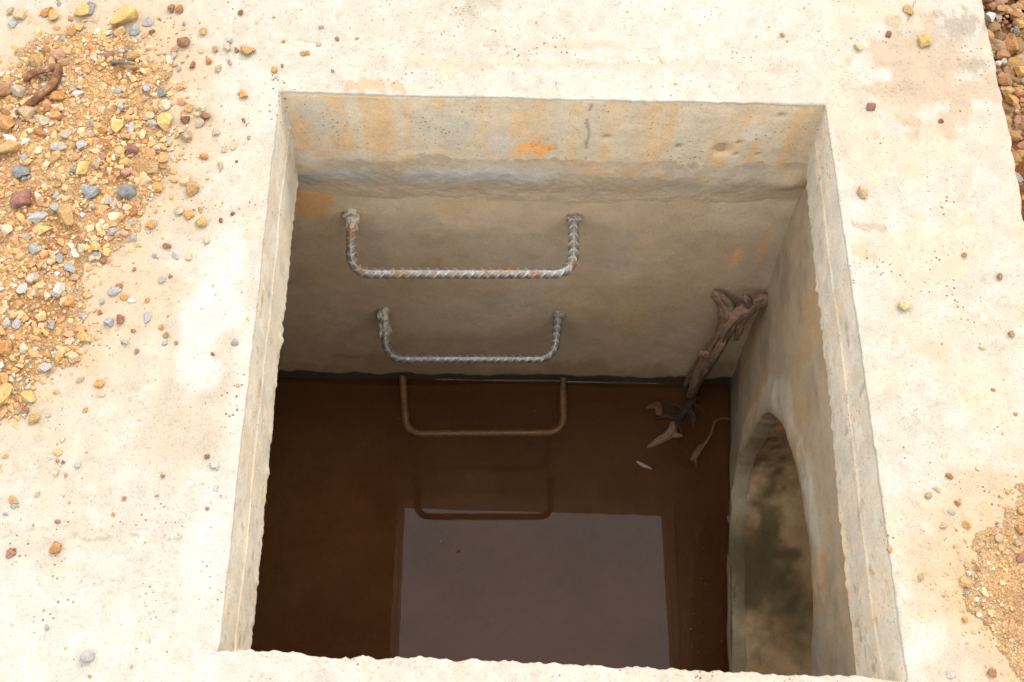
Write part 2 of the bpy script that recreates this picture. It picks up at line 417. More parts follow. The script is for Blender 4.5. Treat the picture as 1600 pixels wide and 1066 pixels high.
c = np.where(rv[..., None], cr_ * np.array([1.50, 1.47, 1.42]), c * np.array([.765, .775, .80]))
c[:, :2] = mixc(c[:, :2], (.35, .26, .16), np.full((N, 2), .7))
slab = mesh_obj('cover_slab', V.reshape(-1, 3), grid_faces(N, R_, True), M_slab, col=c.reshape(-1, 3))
tag(slab, 'pale weathered concrete cover slab with a square access opening over the pit', 'concrete slab')

# ------------------------------------------------------------------ chamber below
chamber = empty('inspection_chamber', (0, .3, -.8))
tag(chamber, 'plastered concrete pit walls under the square opening, half filled with brown water', 'drain chamber')
OFF = -np.array([0, .3, -.8])
def cpart(name, V, F, mat, col, label=None):
    o = mesh_obj(name, np.asarray(V) + OFF, F, mat, chamber, col=col)
    if label: o['label'] = label
    return o
def wallgrid(u, v, fn):
    U, Z = np.meshgrid(u, v, indexing='ij'); return fn(U, Z)
YF = .6015
# far wall
ux = np.concatenate([np.linspace(-.56, -.46, 8), np.linspace(-.455, .335, 330)])
uz = np.concatenate([np.linspace(-.1455, -.83, 280), np.linspace(-.85, -1.0, 5)])
Wl = wallgrid(ux, uz, lambda X, Z: np.stack([X, np.full_like(X, YF), Z], -1))
d = fbm(Wl, 6, 2, 121) * .0016 + fbm(Wl, 30, 3, 122) * .0003
Wl[..., 1] += d
x, z = Wl[..., 0], Wl[..., 2]
c = np.broadcast_to(np.array((.335, .285, .215)), Wl.shape).copy()
c = mixc(c, (.37, .33, .265), ss(-.1, .5, fbm(Wl, 8, 4, 124)))
c = mixc(c, (.36, .27, .165), .45 * ss(-.1, .7, fbm(Wl * np.array([1, 1, .5]), 9, 5, 125)))
c = mixc(c, (.28, .26, .225), .5 * ss(.1, .5, fbm(Wl, 14, 4, 126)))
def wblob(px, py, w, h, color, amt, seed, **k):
    global c
    q = ony(px, py, YF); s = 1.3 / FPX * (1 + .5 * max(0, py - 280) / 300)
    c = mixc(c, color, amt * blob(Wl, (q[0], q[2]), w / 2 * s, h / 2 * s * 1.7, ax=(0, 2), seed=seed, **k))
wblob(490, 315, 66, 70, (.40, .235, .10), .9, 131, nz=.5, edge=.2)
wblob(1150, 402, 14, 34, (.48, .31, .14), .7, 132, sc=120, edge=.6)
wblob(1192, 390, 12, 50, (.44, .27, .12), .6, 133, sc=120)
wblob(690, 395, 22, 36, (.42, .28, .15), .4, 134, sc=120)
wblob(985, 490, 70, 50, (.38, .28, .16), .4, 135, edge=.6)
wblob(760, 380, 260, 70, (.36, .325, .27), .7, 136)
wblob(540, 556, 44, 8, (.12, .10, .08), .8, 137)
c = mixc(c, (.25, .19, .13), .55 * ss(-.05, -.30, x + .06 * fbm(Wl, 9, 4, 139)) * ss(-.22, -.45, z + .08 * fbm(Wl, 8, 4, 140)))  # browner towards lower left: the wall's dimmer shading there, put into its colour
c = mixc(c, (.19, .15, .10), .55 * ss(-.70, -.745, z + .05 * fbm(Wl * np.array([1, 1, .4]), 22, 5, 150)))
wet = ss(-.750, -.762, z + .009 * fbm(Wl * np.array([1, 1, .3]), 22, 5, 138))
c = mixc(c, (.075, .055, .035), wet)
under = ss(-.778, -.786, z); c = mixc(c, (.15, .095, .055), under)
c = np.where(wet[..., None] > .5, c, c * np.array([1.63, 1.51, 1.37]))
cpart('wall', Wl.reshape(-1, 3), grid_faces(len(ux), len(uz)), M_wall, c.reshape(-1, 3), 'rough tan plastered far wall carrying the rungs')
# cement smeared over the joint between the slab and the far wall
ux = np.linspace(-.313, .306, 300); uz = np.linspace(-.085, -.27, 120)
Jt = wallgrid(ux, uz, lambda X, Z: np.stack([X, np.full_like(X, YF), Z], -1))
x, z = Jt[..., 0], Jt[..., 2]
zl = -.148 + fbm(Jt * np.array([1, 0, 0]), 9, 3, 141) * .006
hgt = .0050 * np.exp(-((z - zl) / np.where(z > zl, .018, .040)) ** 2) + .0010 * fbm(Jt, 30, 4, 142) + .0004 * fbm(Jt, 160, 3, 143)
lump = np.exp(-(((x + .297) / .03) ** 2 + ((z + .128) / .022) ** 2)); hgt += .009 * lump
lump2 = np.exp(-(((x + .22) / .07) ** 2 + ((z + .12) / .018) ** 2)); hgt += .004 * lump2
lump3 = np.exp(-(((x - .285) / .02) ** 2 + ((z + .15) / .015) ** 2)); hgt += .007 * lump3
fade = ss(-.09, -.115, z + .012 * fbm(Jt, 20, 3, 144)) * ss(-.25, -.195, z + .010 * fbm(Jt, 14, 3, 145))
hgt = (hgt - .0004) * fade - .004 * (1 - fade)
Jt[..., 1] -= hgt
c = np.broadcast_to(np.array((.37, .315, .24)), Jt.shape).copy()
c = mixc(c, (.375, .355, .325), ss(.018, .004, np.abs(z - zl + .002)) * ss(.10, -.05, x + .05 * fbm(Jt, 18, 3, 146)))
c = mixc(c, (.41, .30, .18), .6 * ss(0, .5, fbm(Jt, 18, 4, 147)) * ss(-.05, .1, x))
c = mixc(c, (.40, .27, .14), .5 * ss(.15, .5, fbm(Jt, 30, 4, 148)))
c = mixc(c * 1.18, np.array((.345, .297, .228)) * np.array([1.63, 1.51, 1.37]) * .95, ss(-.165, -.19, z + .012 * fbm(Jt, 16, 4, 149)))
cpart('mortar_joint', Jt.reshape(-1, 3), grid_faces(len(ux), len(uz)), M_mortar, c.reshape(-1, 3), 'grey cement smear along the joint under the slab')
# right wall with the round pipe hole
def pipe_col(Q):
    k = mixc(np.broadcast_to(np.array((.30, .26, .195)), Q.shape).copy(), (.36, .33, .27), ss(-.1, .5, fbm(Q, 10, 4, 183)))
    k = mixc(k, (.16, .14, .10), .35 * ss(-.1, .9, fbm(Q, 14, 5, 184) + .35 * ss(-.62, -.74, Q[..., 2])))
    k = mixc(k, (.27, .185, .10), .3 * ss(.1, .7, fbm(Q, 10, 5, 185)))
    for px, py, sx_, sy_, am, sd2 in ((1168, 868, .055, .065, .8, 186), (1205, 925, .05, .035, .3, 187)):
        k = mixc(k, (.075, .070, .043), am * blob(Q, onz(px, py, -.775), sx_, sy_, seed=sd2, edge=.75, nz=.8, sc=22) * (Q[..., 2] < -.5))
    k = mixc(k, np.array((.17, .14, .10)), .3 * ss(.35, .6, fbm(Q, 60, 4, 189)))
    return k * np.array([1.22, 1.12, .96])
PY, PZ, PR = .182, -.545, .250
def xr(y, z):
    xb = .319 + (.291 - .319) * (.6 - y) / (.6 - .127)
    t = np.clip((z + T) / (-DW + T), 0, 1.4)
    return .3065 + (xb - .3065) * t
na, nr = 520, 70
th = np.arange(na) / na * 2 * np.pi
cy, cz = np.cos(th), np.sin(th)
Yh, Yl, Zh, Zl = .615, -.36, -.132, -1.0
kk = np.minimum(np.where(cy > 0, (Yh - PY) / np.maximum(cy, 1e-6), (Yl - PY) / np.minimum(cy, -1e-6)),
                np.where(cz > 0, (Zh - PZ) / np.maximum(cz, 1e-6), (Zl - PZ) / np.minimum(cz, -1e-6)))
h3 = np.c_[np.zeros(na), cy, cz]
def sup(q):
    n_ = np.where(q[..., 2] < 0, 3.4, 2.0)
    q2 = np.abs(q[..., 2]) / np.where(q[..., 2] < 0, .950, 1.0)
    return (np.abs(q[..., 1]) ** n_ + q2 ** n_) ** (-1 / n_)
def r0f(q): return PR * sup(q) + fbm(q, 5, 3, 151) * .003 + fbm(q, 24, 3, 152) * .0006
r0 = r0f(h3)
rows = []
for dxx, dr in ((.024, .004), (.018, .003), (.012, .002), (.006, .001), (.002, .0005)):
    rl = r0 + .004 * math.exp(-dxx / .005); y = PY + cy * rl; z = PZ + cz * rl; rows.append(np.c_[xr(y, z) + dxx, y, z])
for q in np.linspace(0, 1, nr) ** 1.3:
    r = (r0 + .003) * (1 - q) + kk * q
    y = PY + cy * r; z = PZ + cz * r; rows.append(np.c_[xr(y, z), y, z])
Rw = np.stack(rows, 1)
d = fbm(Rw, 7, 2, 153) * .002 + fbm(Rw, 35, 3, 154) * .0005
rr = np.sqrt((Rw[..., 1] - PY) ** 2 + (Rw[..., 2] - PZ) ** 2)
ring = np.exp(-((rr - PR - .03) / .03) ** 2)
d -= ring * (.003 + .003 * fbm(Rw, 26, 4, 156))
Rw[:, 5:, 0] += d[:, 5:]; Rw[:, :5, 0] += d[:, 5:6]
c = np.broadcast_to(np.array((.33, .285, .22)), Rw.shape).copy()
c = mixc(c, (.38, .36, .32), ss(-.25, .2, ring * 1.2 - .55 + .6 * fbm(Rw, 12, 4, 157)))
c = mixc(c, (.22, .185, .145), .7 * ss(-.05, .5, fbm(Rw, 13, 5, 158)))
c = mixc(c, (.40, .27, .12), .4 * ss(.25, .6, fbm(Rw * np.array([1, 1, .4]), 14, 4, 159)))
wet = ss(-.755, -.77, Rw[..., 2] + .01 * fbm(Rw, 20, 3, 160)); c = mixc(c, (.10, .08, .055), wet)
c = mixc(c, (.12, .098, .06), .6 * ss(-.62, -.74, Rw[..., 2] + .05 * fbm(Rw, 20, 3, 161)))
c = np.where(wet[..., None] > .5, c, c * np.array([1.30, 1.22, 1.12]))
c = mixc(c, (.15, .095, .055), ss(-.780, -.788, Rw[..., 2]) * (rr > PR * .9))
lip = pipe_col(Rw); k_ = np.zeros(Rw.shape[:2]); k_[:, :6] = 1
k_ = np.maximum(k_, ss(1.06, 1.0, rr / (r0[:, None] + .003)) * .8)
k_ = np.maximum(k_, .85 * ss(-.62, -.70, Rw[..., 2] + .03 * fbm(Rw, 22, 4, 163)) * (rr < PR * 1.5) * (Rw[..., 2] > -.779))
c = mixc(c, np.zeros(3), k_) + lip * k_[..., None]
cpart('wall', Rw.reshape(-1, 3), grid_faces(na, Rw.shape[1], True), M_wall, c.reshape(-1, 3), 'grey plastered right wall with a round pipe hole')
# left, near walls and the floor, mostly hidden by the slab
def plain(name, o, u, v, lab=None, silt=False):
    o, u, v = map(np.array, (o, u, v)); s = np.linspace(0, 1, 60)
    A_, B_ = np.meshgrid(s, s, indexing='ij')
    P_ = o + A_[..., None] * u + B_[..., None] * v
    n_ = np.cross(u, v); n_ = n_ / np.linalg.norm(n_)
    P_ = P_ + n_ * (fbm(P_, 9, 4, 171) * .004)[..., None]
    if silt: P_[..., 2] += .13 * np.exp(-np.maximum(0, .60 - P_[..., 1]) / .055) + .12 * np.exp(-np.maximum(0, .30 - P_[..., 0]) / .05) + fbm(P_, 7, 4, 174) * .02; P_[..., 2] = np.minimum(P_[..., 2], -.80)
    c_ = mixc(np.broadcast_to(np.array((.30, .25, .18)), P_.shape).copy(), (.36, .27, .16), ss(-.2, .4, fbm(P_, 6, 4, 172)))
    if silt: c_ = mixc(np.broadcast_to(np.array((.40, .29, .20)), P_.shape).copy(), (.29, .18, .11), ss(-.3, .5, fbm(P_, 5, 4, 173)))
    if silt: c_ = mixc(c_, (.15, .10, .06), np.clip(np.exp(-np.maximum(0, .60 - P_[..., 1]) / .08) + np.exp(-np.maximum(0, .30 - P_[..., 0]) / .06), 0, 1))
    return cpart(name, P_.reshape(-1, 3), grid_faces(60, 60), M_wall, c_.reshape(-1, 3), lab)
plain('wall', (-.55, -.36, -1.0), (0, .98, 0), (0, 0, .856))
plain('wall', (-.56, -.35, -1.0), (.87, 0, 0), (0, 0, .856))
plain('floor', (-.56, -.36, -.93), (.9, 0, 0), (0, .98, 0), 'brown silt covered floor under the water', True)

# the pipe behind the right wall
na, nl = 420, 150
th = np.arange(na) / na * 2 * np.pi
xs = np.concatenate([np.geomspace(.002, .602, 120) - .002, np.linspace(.62, 1.9, 30)])
TH, XS = np.meshgrid(th, xs, indexing='ij')
qd = np.stack([0 * TH, np.cos(TH), np.sin(TH)], -1); rp = PR * sup(qd) + (r0f(qd) - PR * sup(qd)) * np.exp(-XS / .03) + .0012
Pp = np.stack([XS, PY + np.cos(TH) * rp, PZ + np.sin(TH) * rp], -1)
Pp[..., 0] = XS + (xr(Pp[..., 1], Pp[..., 2]) + .006) * np.clip(1 - XS / .6, 0, 1) + .31 * np.clip(XS / .6, 0, 1)
nn = np.stack([np.zeros_like(TH), np.cos(TH), np.sin(TH)], -1)
rough = ss(.17, .06, XS) * ss(.1, .9, np.cos(TH))
dd = fbm(Pp, 6, 2, 181) * .0012 + rough * (fbm(Pp, 90, 3, 182) * .0009)
Pp = Pp + nn * dd[..., None]
c = pipe_col(Pp)
Fp = grid_faces(na, nl, True).tolist()
Fp.append([i * nl + nl - 1 for i in range(na)])
for px, py, sx_, sy_, am, sd2 in ((1178, 868, .05, .075, .85, 186), (1215, 930, .05, .05, .6, 187), (1245, 985, .05, .04, .5, 188)):
    c = mixc(c, (.075, .070, .043), am * blob(Pp, onz(px, py, -.775), sx_, sy_, seed=sd2, edge=.6, nz=1.1, sc=30) * (Pp[..., 2] < -.5))
c = c * np.array([1.42, 1.20, .98])
pipe = mesh_obj('drain_pipe', Pp.reshape(-1, 3), Fp, M_pipe, col=c.reshape(-1, 3))
tag(pipe, 'wide concrete drain pipe with mossy inside opening through the right pit wall', 'pipe')

# ------------------------------------------------------------------ water
b = NB('murky_water')
col_ = b.ramp(b.noise(6, 3, .55), [(.28, (.058, .028, .012)), (.45, (.092, .040, .016)), (.58, (.085, .043, .019)), (.75, (.125, .060, .024))])
b.fin(col_, .9, None, spec=0.0)
tr = b.n('BsdfTransparent'); tr.inputs[0].default_value = (.74, .56, .40, 1)
gl = b.n('BsdfGlossy'); gl.inputs['Roughness'].default_value = .012
fr_ = b.n('Fresnel'); fr_.inputs['IOR'].default_value = 1.333
m1 = b.n('MixShader'); b.l(b.ramp(b.noise(3.2, 4, .6), [(.3, .22), (.7, .42)]), m1.inputs[0]); b.l(tr.outputs[0], m1.inputs[1]); b.l(b.b.outputs[0], m1.inputs[2])
m2 = b.n('MixShader'); b.l(fr_.outputs[0], m2.inputs[0]); b.l(m1.outputs[0], m2.inputs[1]); b.l(gl.outputs[0], m2.inputs[2])
b.l(m2.outputs[0], [q for q in b.t.nodes if q.type == 'OUTPUT_MATERIAL'][0].inputs[0])
M_water = b.m
def xw(y): return xr(y, np.full_like(y, -DW)) + .002
ey = np.concatenate([np.linspace(-.355, .56, 120), np.linspace(.565, .590, 8), .603 - np.geomspace(.012, .0004, 16)])
fx = np.concatenate([np.linspace(0, .95, 60), 1 - np.geomspace(.045, .0004, 22)])
FX, EY = np.meshgrid(fx, ey, indexing='ij')
XW = xw(EY); X = -.555 + FX * (XW + .555)
dr_ = (XW - X); df = .603 - EY
w3 = np.stack([X, EY, np.zeros_like(X)], -1)
mr = ss(.42, .36, EY) * (.6 + .5 * fbm(w3 * np.array([0, 1, 0]), 18, 3, 191))
mf = ss(-.20, -.17, X) * ss(.235, .21, X) * (.75 + .4 * fbm(w3 * np.array([1, 0, 0]), 14, 3, 192))
Z = -DW + .0050 * np.clip(mr, 0, 1) * np.exp(-dr_ / .0030) + .0030 * np.clip(mf, 0, 1) * np.exp(-df / .0020)
water = mesh_obj('water', np.stack([X, EY, Z], -1).reshape(-1, 3), grid_faces(len(fx), len(ey)), M_water)
tag(water, 'still murky brown water at the bottom of the pit reflecting the sky', kind='structure')

# ------------------------------------------------------------------ step rungs of bent ribbed bar
def tube(path, rad, nth=22, disp=None):
    path = np.asarray(path); n = len(path); t = np.gradient(path, axis=0); t /= np.linalg.norm(t, axis=1)[:, None]
    a = np.array([0, 0, 1.0]) if abs(t[0][2]) < .9 else np.array([1.0, 0, 0])
    u = np.zeros_like(path)
    for i in range(n):
        a = a - t[i] * (a @ t[i]); a /= np.linalg.norm(a); u[i] = a
    v = np.cross(t, u); th = np.arange(nth) / nth * 2 * np.pi
    s = np.concatenate([[0], np.cumsum(np.linalg.norm(np.diff(path, axis=0), axis=1))])
    r = np.broadcast_to(np.asarray(rad, float), (n,))[:, None] * np.ones((1, nth))
    if disp is not None: r = r + disp(s[:, None], th[None, :], path)
    P_ = path[:, None] + r[..., None] * (u[:, None] * np.cos(th)[None, :, None] + v[:, None] * np.sin(th)[None, :, None])
    return P_
def tube_mesh(P_):
    n, m = P_.shape[:2]
    Vv = P_.reshape(-1, 3).tolist(); F = []
    for i in range(n - 1):
        for j in range(m):
            k = (j + 1) % m; F.append([i * m + j, i * m + k, (i + 1) * m + k, (i + 1) * m + j])
    F.append(list(range(m))[::-1]); F.append([(n - 1) * m + j for j in range(m)])
    return Vv, F
def u_path(a, b_, c_, d_, rad, step=.0009):
    """polyline a-b-c-d with rounded corners"""
    def arc(p, q, r):
        e1 = (p - q) / np.linalg.norm(p - q); e2 = (r - q) / np.linalg.norm(r - q)
        s0, s1 = q + e1 * rad, q + e2 * rad; t = np.linspace(0, 1, 14)[:, None]
        return (1 - t) ** 2 * s0 + 2 * t * (1 - t) * (q * .93 + .07 * (s0 + s1) / 2) + t ** 2 * s1
    pts = np.vstack([[a], arc(a, b_, c_), arc(b_, c_, d_), [d_]])
    L = np.concatenate([[0], np.cumsum(np.linalg.norm(np.diff(pts, axis=0), axis=1))])
    q = np.arange(0, L[-1], step)
    return np.stack([np.interp(q, L, pts[:, i]) for i in range(3)], 1)
def ribs(s, th, path, amp=1.0):
    pitch = .0112
    hel = (s / pitch + np.where(np.sin(th) > 0, th, -th + 2 * np.pi) * .5) % 1.0
    rib = ss(.15, .07, np.abs(hel - .5))
    gap = np.abs(np.sin(th)) ** .5
    lon = np.exp(-(np.sin(th) / .16) ** 2)
    return .0011 * amp * np.maximum(rib * gap, lon * .7) + fbm(np.repeat(path[:, None], th.shape[1], 1) + np.stack([np.cos(th) * .006 + 0 * s, np.sin(th) * .006 + 0 * s, 0 * th + 0 * s], -1), 160, 3, 201) * .00025
def mat_bar(name, steel, rust, lo, hi):
    b = NB(name)
    f = b.ramp(b.noise(34, 5, .7), [(lo, 0.0), (hi, 1.0)])
    c = b.mul(b.mul(steel, rust, f, 'MIX'), b.attr(), 1.0)
    c = b.mul(c, b.ramp(b.noise(260, 4, .7), [(.3, .62), (.65, 1.1)]), 1.0)
    mt = b.math('MULTIPLY', b.math('SUBTRACT', 1.0, f), .7)
    return b.fin(c, b.ramp(b.noise(120, 3), [(.3, .38), (.7, .62)]), b.bump(b.noise(420, 4, .7), .25, .0006), mt, spec=.4)
M_bar1 = mat_bar('dusty_steel', (.46, .44, .405), (.36, .20, .085), .47, .66)
M_bar2 = mat_bar('dull_steel', (.43, .415, .385), (.30, .18, .08), .58, .76)
M_bar3 = mat_bar('rusted_steel', (.22, .145, .08), (.25, .115, .038), .30, .55)
M_crust = mat_attr('mortar_crust', .95, 260)
def crust(name, center, axis, r, length, parent, seed, colr):
    bm = bmesh.new(); bmesh.ops.create_icosphere(bm, subdivisions=4, radius=1)
    P_ = np.array([v.co[:] for v in bm.verts]); F = [[v.index for v in f.verts] for f in bm.faces]; bm.free()
    q = fbm(P_, 2.2, 4, seed) * .42 + fbm(P_, 6, 3, seed + 5) * .18
    P_ = P_ * (1 + q)[:, None] * np.array([r, r, length])
    ax = Vector(axis).to_track_quat('Z', 'Y').to_matrix(); P_ = P_ @ np.array(ax).T + np.asarray(center)
    base = np.array(parent.location)
    cc = mixc(np.broadcast_to(np.array(colr), P_.shape).copy(), np.array(colr) * .6, ss(0, .6, fbm(P_, 120, 3, seed)))
    return mesh_obj(name, P_ - base, F, M_crust, parent, col=cc)
RUNGS = [  # wall ends, bar ends (pixels), wall height, bar height
    ((550, 336), (897, 334), (549, 427), (896, 427), -.243, -.247, .0064, M_bar1,
     'uppermost bent ribbed steel rung with orange rust along its bar', .026),
    ((600, 488), (873, 487), (604, 561), (866, 561), -.521, -.530, .0061, M_bar2,
     'middle grey ribbed steel rung with crusted mortar on its left leg', .027),
    ((629, 590), (880, 592), (635, 678), (880, 676), -.7735, -.7795, .0058, M_bar3,
     'lowest rung, brown with rust, lying right at the water surface', .026)]
for k, (wa, wb, ba, bb, zw, zb, rad, mt, lab, cr2) in enumerate(RUNGS):
    A_, B_ = ony(*wa, YF), ony(*wb, YF); A_[2] = B_[2] = zw
    C1, C2 = onz(*ba, zb), onz(*bb, zb)
    e1 = (C1 - A_); e2 = (C2 - B_)
    path = u_path(A_ - e1 * .35, C1, C2, B_ - e2 * .35, cr2)
    root = empty('step_rung', ((A_ + B_) / 2).tolist()); base = np.array(root.location)
    amp = (1.0, .85, .45)[k]; tb = tube(path, rad, 40, lambda s, th, p_: ribs(s, th, p_, amp)); Vv, F = tube_mesh(tb)
    wear = np.clip((np.linalg.norm(tb - path[:, None], axis=2) - rad) / .0010, 0, 1).reshape(-1, 1)     # rubbed bright on the ribs, dirt between
    mesh_obj('bent_bar', np.array(Vv) - base, F, mt, root, col=np.repeat((.62 + .5 * wear) if k < 2 else (.68 + .3 * wear), 3, 1))
    tag(root, lab, 'rung', 'step rungs down the far wall')
    pale = (.46, .40, .31) if k < 2 else (.12, .08, .05)
    if k < 2:
        crust('mortar_lump', A_ + e1 * .06, e1, .0095, .015, root, 211 + k, pale)
        crust('mortar_lump', B_ + e2 * .02, e2, .0088, .008, root, 221 + k, (.33, .27, .2))
    if k == 0: crust('mortar_lump', A_ + e1 * .22, e1, .0072, .010, root, 231, (.48, .41, .32))
    if k == 1: crust('mortar_lump', A_ + e1 * .42, e1, .0088, .014, root, 232, (.50, .43, .33))

# ------------------------------------------------------------------ driftwood and sticks in the water
def mat_wood(name, base, dark):
    b = NB(name); c = b.attr()
    c = b.mul(c, b.ramp(b.noise(200, 4, .7), [(.35, .75), (.6, 1.08)]), 1.0)
    return b.fin(c, .85, b.bump(b.noise(260, 5, .7), .45, .001), spec=.2)
M_wood = mat_wood('driftwood', 0, 0)
def smooth_path(pts, n):
    pts = np.asarray(pts, float); L = np.concatenate([[0], np.cumsum(np.linalg.norm(np.diff(pts[:, :3], axis=0), axis=1))])
    q = np.linspace(0, L[-1], n); r = np.stack([np.interp(q, L, pts[:, i]) for i in range(pts.shape[1])], 1)
    k = max(3, n // (len(pts) * 2)) | 1; w = np.hanning(k + 2)[1:-1]; w /= w.sum()
    pad = np.vstack([2 * r[0] - r[1:k // 2 + 1][::-1], r, 2 * r[-1] - r[-k // 2:-1][::-1]]) if k > 1 else r
    return np.stack([np.convolve(pad[:, i], w, 'valid')[:n] for i in range(r.shape[1])], 1)
def wood(name, limbs, colr, seed, rough=.25):
    Vs, Fs, Cs = [], [], []
    for li, (pts, n) in enumerate(limbs):
        p = smooth_path(pts, n)
        def dsp(s, th, path):
            q = np.stack([np.cos(th) * 2.2 + 0 * s, np.sin(th) * 2.2 + 0 * s, s * 9 + 0 * th], -1)
            return p[:, 3][:, None] * rough * (1.1 * fbm(q, 1.0, 3, seed + li) + .45 * fbm(q, 3.2, 3, seed + li + 3))
        P_ = tube(p[:, :3], p[:, 3], 26, dsp); v, f = tube_mesh(P_)
        o = sum(len(a) for a in Vs); Vs.append(np.array(v)); Fs += [[i + o for i in q] for q in f]
        cc = np.broadcast_to(np.array(colr), (len(v), 3)).copy()
        tt = np.tile(np.arange(26) / 26 * 2 * np.pi, len(P_)); sr = np.repeat(np.arange(len(P_)) / len(P_), 26)
        g_ = np.zeros(len(v)); g_[:len(tt)] = fbm(np.stack([np.cos(tt) * 3.5, np.sin(tt) * 3.5, sr * 5], -1), 1.3, 3, seed + 9)
        Cs.append(mixc(cc, np.array(colr) * .45, ss(0, .6, g_)))
    V_ = np.vstack(Vs); base = V_.mean(0)
    return mesh_obj(name, V_ - base, Fs, M_wood, col=np.vstack(Cs), loc=base)
def wp(px, py, Y, r): return (*ony(px, py, Y), r)
def zp(px, py, z, r): return (*onz(px, py, z), r)
br = wood('driftwood_branch', [
    ([zp(1078, 622, -.80, .006), wp(1086, 600, .568, .009), wp(1104, 565, .566, .0135), wp(1127, 530, .566, .0115), wp(1139, 502, .568, .0125), wp(1150, 488, .572, .012)], 120),
    ([wp(1138, 512, .570, .012), wp(1136, 488, .575, .012), wp(1130, 473, .583, .010), wp(1119, 460, .590, .0065), wp(1113, 458, .593, .002)], 60),
    ([wp(1140, 508, .570, .013), wp(1158, 487, .573, .0125), wp(1178, 474, .578, .0105), wp(1194, 467, .584, .0095), wp(1203, 465, .588, .006)], 60),
    ([wp(1118, 540, .575, .010), wp(1098, 565, .578, .009), wp(1080, 586, .580, .007), zp(1070, 604, -.79, .003)], 60),
    ([wp(1136, 520, .566, .004), wp(1128, 538, .553, .0055), wp(1116, 556, .551, .005), wp(1104, 576, .556, .004), wp(1092, 598, .566, .002)], 50),
    ([wp(1112, 554, .562, .008), wp(1101, 553, .556, .0075), wp(1094, 550, .556, .004)], 24),
    ([wp(1150, 497, .57, .008), wp(1157, 512, .562, .006), wp(1150, 530, .562, .003)], 24),
    ([wp(1172, 478, .575, .007), wp(1166, 466, .574, .006), wp(1162, 461, .577, .003)], 24),
    ([wp(1121, 462, .59, .003), wp(1116, 466, .588, .0022), wp(1110, 463, .589, .001)], 16),
    ([wp(1199, 468, .586, .004), wp(1206, 471, .586, .0025), wp(1207, 480, .585, .001)], 16)],
    (.24, .155, .105), 301, .27)
tag(br, 'large forked driftwood branch leaning in the far right corner of the pit', 'branch')
zw_ = -DW
o = wood('sunken_root', [([zp(1088, 622, -.784, .007), zp(1076, 634, -.780, .008), zp(1064, 650, -.781, .007), zp(1054, 664, -.784, .006)], 60),
     ([zp(1074, 636, -.782, .006), zp(1084, 652, -.781, .005), zp(1082, 672, -.785, .003)], 40), ([zp(1060, 656, -.782, .005), zp(1040, 650, -.782, .0045), zp(1024, 655, -.786, .003)], 40),
     ([zp(1070, 640, -.780, .003), zp(1052, 632, -.778, .0022), zp(1036, 640, -.781, .001)], 30), ([zp(1080, 628, -.779, .003), zp(1098, 640, -.777, .002), zp(1106, 662, -.779, .0012), zp(1100, 676, -.782, .0008)], 30), ([zp(1056, 662, -.780, .003), zp(1066, 676, -.778, .0022), zp(1062, 694, -.781, .001)], 30)], (.055, .034, .022), 351)
tag(o, 'black wet root clump half sunk in the water under the driftwood branch', 'root')
o = wood('broken_stick', [([zp(1012, 699, zw_ - .002, .003), zp(1028, 690, zw_ + .006, .0062), zp(1044, 681, zw_ + .010, .0075), zp(1052, 672, zw_ + .012, .0075), zp(1051, 662, zw_ + .004, .005)], 60),
     ([zp(1050, 678, zw_ + .010, .0055), zp(1060, 680, zw_ + .009, .004), zp(1067, 682, zw_ + .008, .0012)], 24)], (.26, .165, .105), 311)
tag(o, 'short broken stick with pale split end floating left of the driftwood branch', 'stick')
o = wood('twig', [([zp(1146, 656, zw_ + .02, .0011), zp(1128, 653, zw_ + .018, .0013), zp(1116, 660, zw_ + .015, .0014), zp(1112, 676, zw_ + .012, .0015), zp(1104, 690, zw_ + .008, .0022), zp(1094, 700, zw_ + .006, .0045), zp(1085, 713, zw_ + .003, .0058), zp(1080, 720, zw_ - .004, .004)], 110),
     ([zp(1086, 711, zw_ + .004, .003), zp(1078, 716, zw_ + .003, .0012)], 20), ([zp(1086, 716, zw_ + .004, .003), zp(1088, 728, zw_, .0012)], 20)], (.16, .10, .065), 321)
tag(o, 'thin curling root twig reaching to the right wall above the water', 'twig')
o = wood('splinter', [([zp(994, 721, zw_ + .0005, .001), zp(1004, 727, zw_ + .001, .0028), zp(1018, 733, zw_, .001)], 30)], (.42, .36, .32), 331)
tag(o, 'small pale grey splinter floating below the broken stick', 'wood splinter')
o = wood('wood_stub', [([zp(1009, 638, zw_, .001), zp(1020, 634, zw_ + .004, .0045), zp(1028, 634, zw_ + .006, .006), zp(1030, 648, zw_ - .003, .006)], 40)], (.16, .09, .05), 341)
tag(o, 'dark brown wood stub half sunk between broken stick and far wall', 'wood stub')

# ------------------------------------------------------------------ ground around the slab
ZG = -.085
na_ = 360
u = np.arange(na_) / na_ * 4; sd_ = np.floor(u).astype(int); ff = u - sd_
inn = OUTC + np.array([(.03, .03), (-.03, .03), (-.03, -.03), (.03, -.03)])
big = np.array([(-60, -60), (60, -60), (60, 60), (-60, 60)], float)
Pi = inn[sd_] * (1 - ff)[:, None] + inn[(sd_ + 1) % 4] * ff[:, None]
Pg = big[sd_] * (1 - ff)[:, None] + big[(sd_ + 1) % 4] * ff[:, None]
gs = np.concatenate([[0], np.geomspace(.00004, 1, 150)])
G = np.stack([np.c_[Pi * (1 - q) + Pg * q, np.full(na_, ZG)] for q in gs], 1)
dg = np.linalg.norm(G[..., :2] - Pi[:, None], axis=-1)
G[..., 2] += fbm(G, 4, 4, 401) * .012 * ss(0, .1, dg) + fbm(G, 45, 4, 402) * .004
c = np.broadcast_to(np.array((.145, .058, .019)), G.shape).copy()
c = mixc(c, (.07, .03, .013), ss(-.1, .5, fbm(G, 12, 4, 403)))
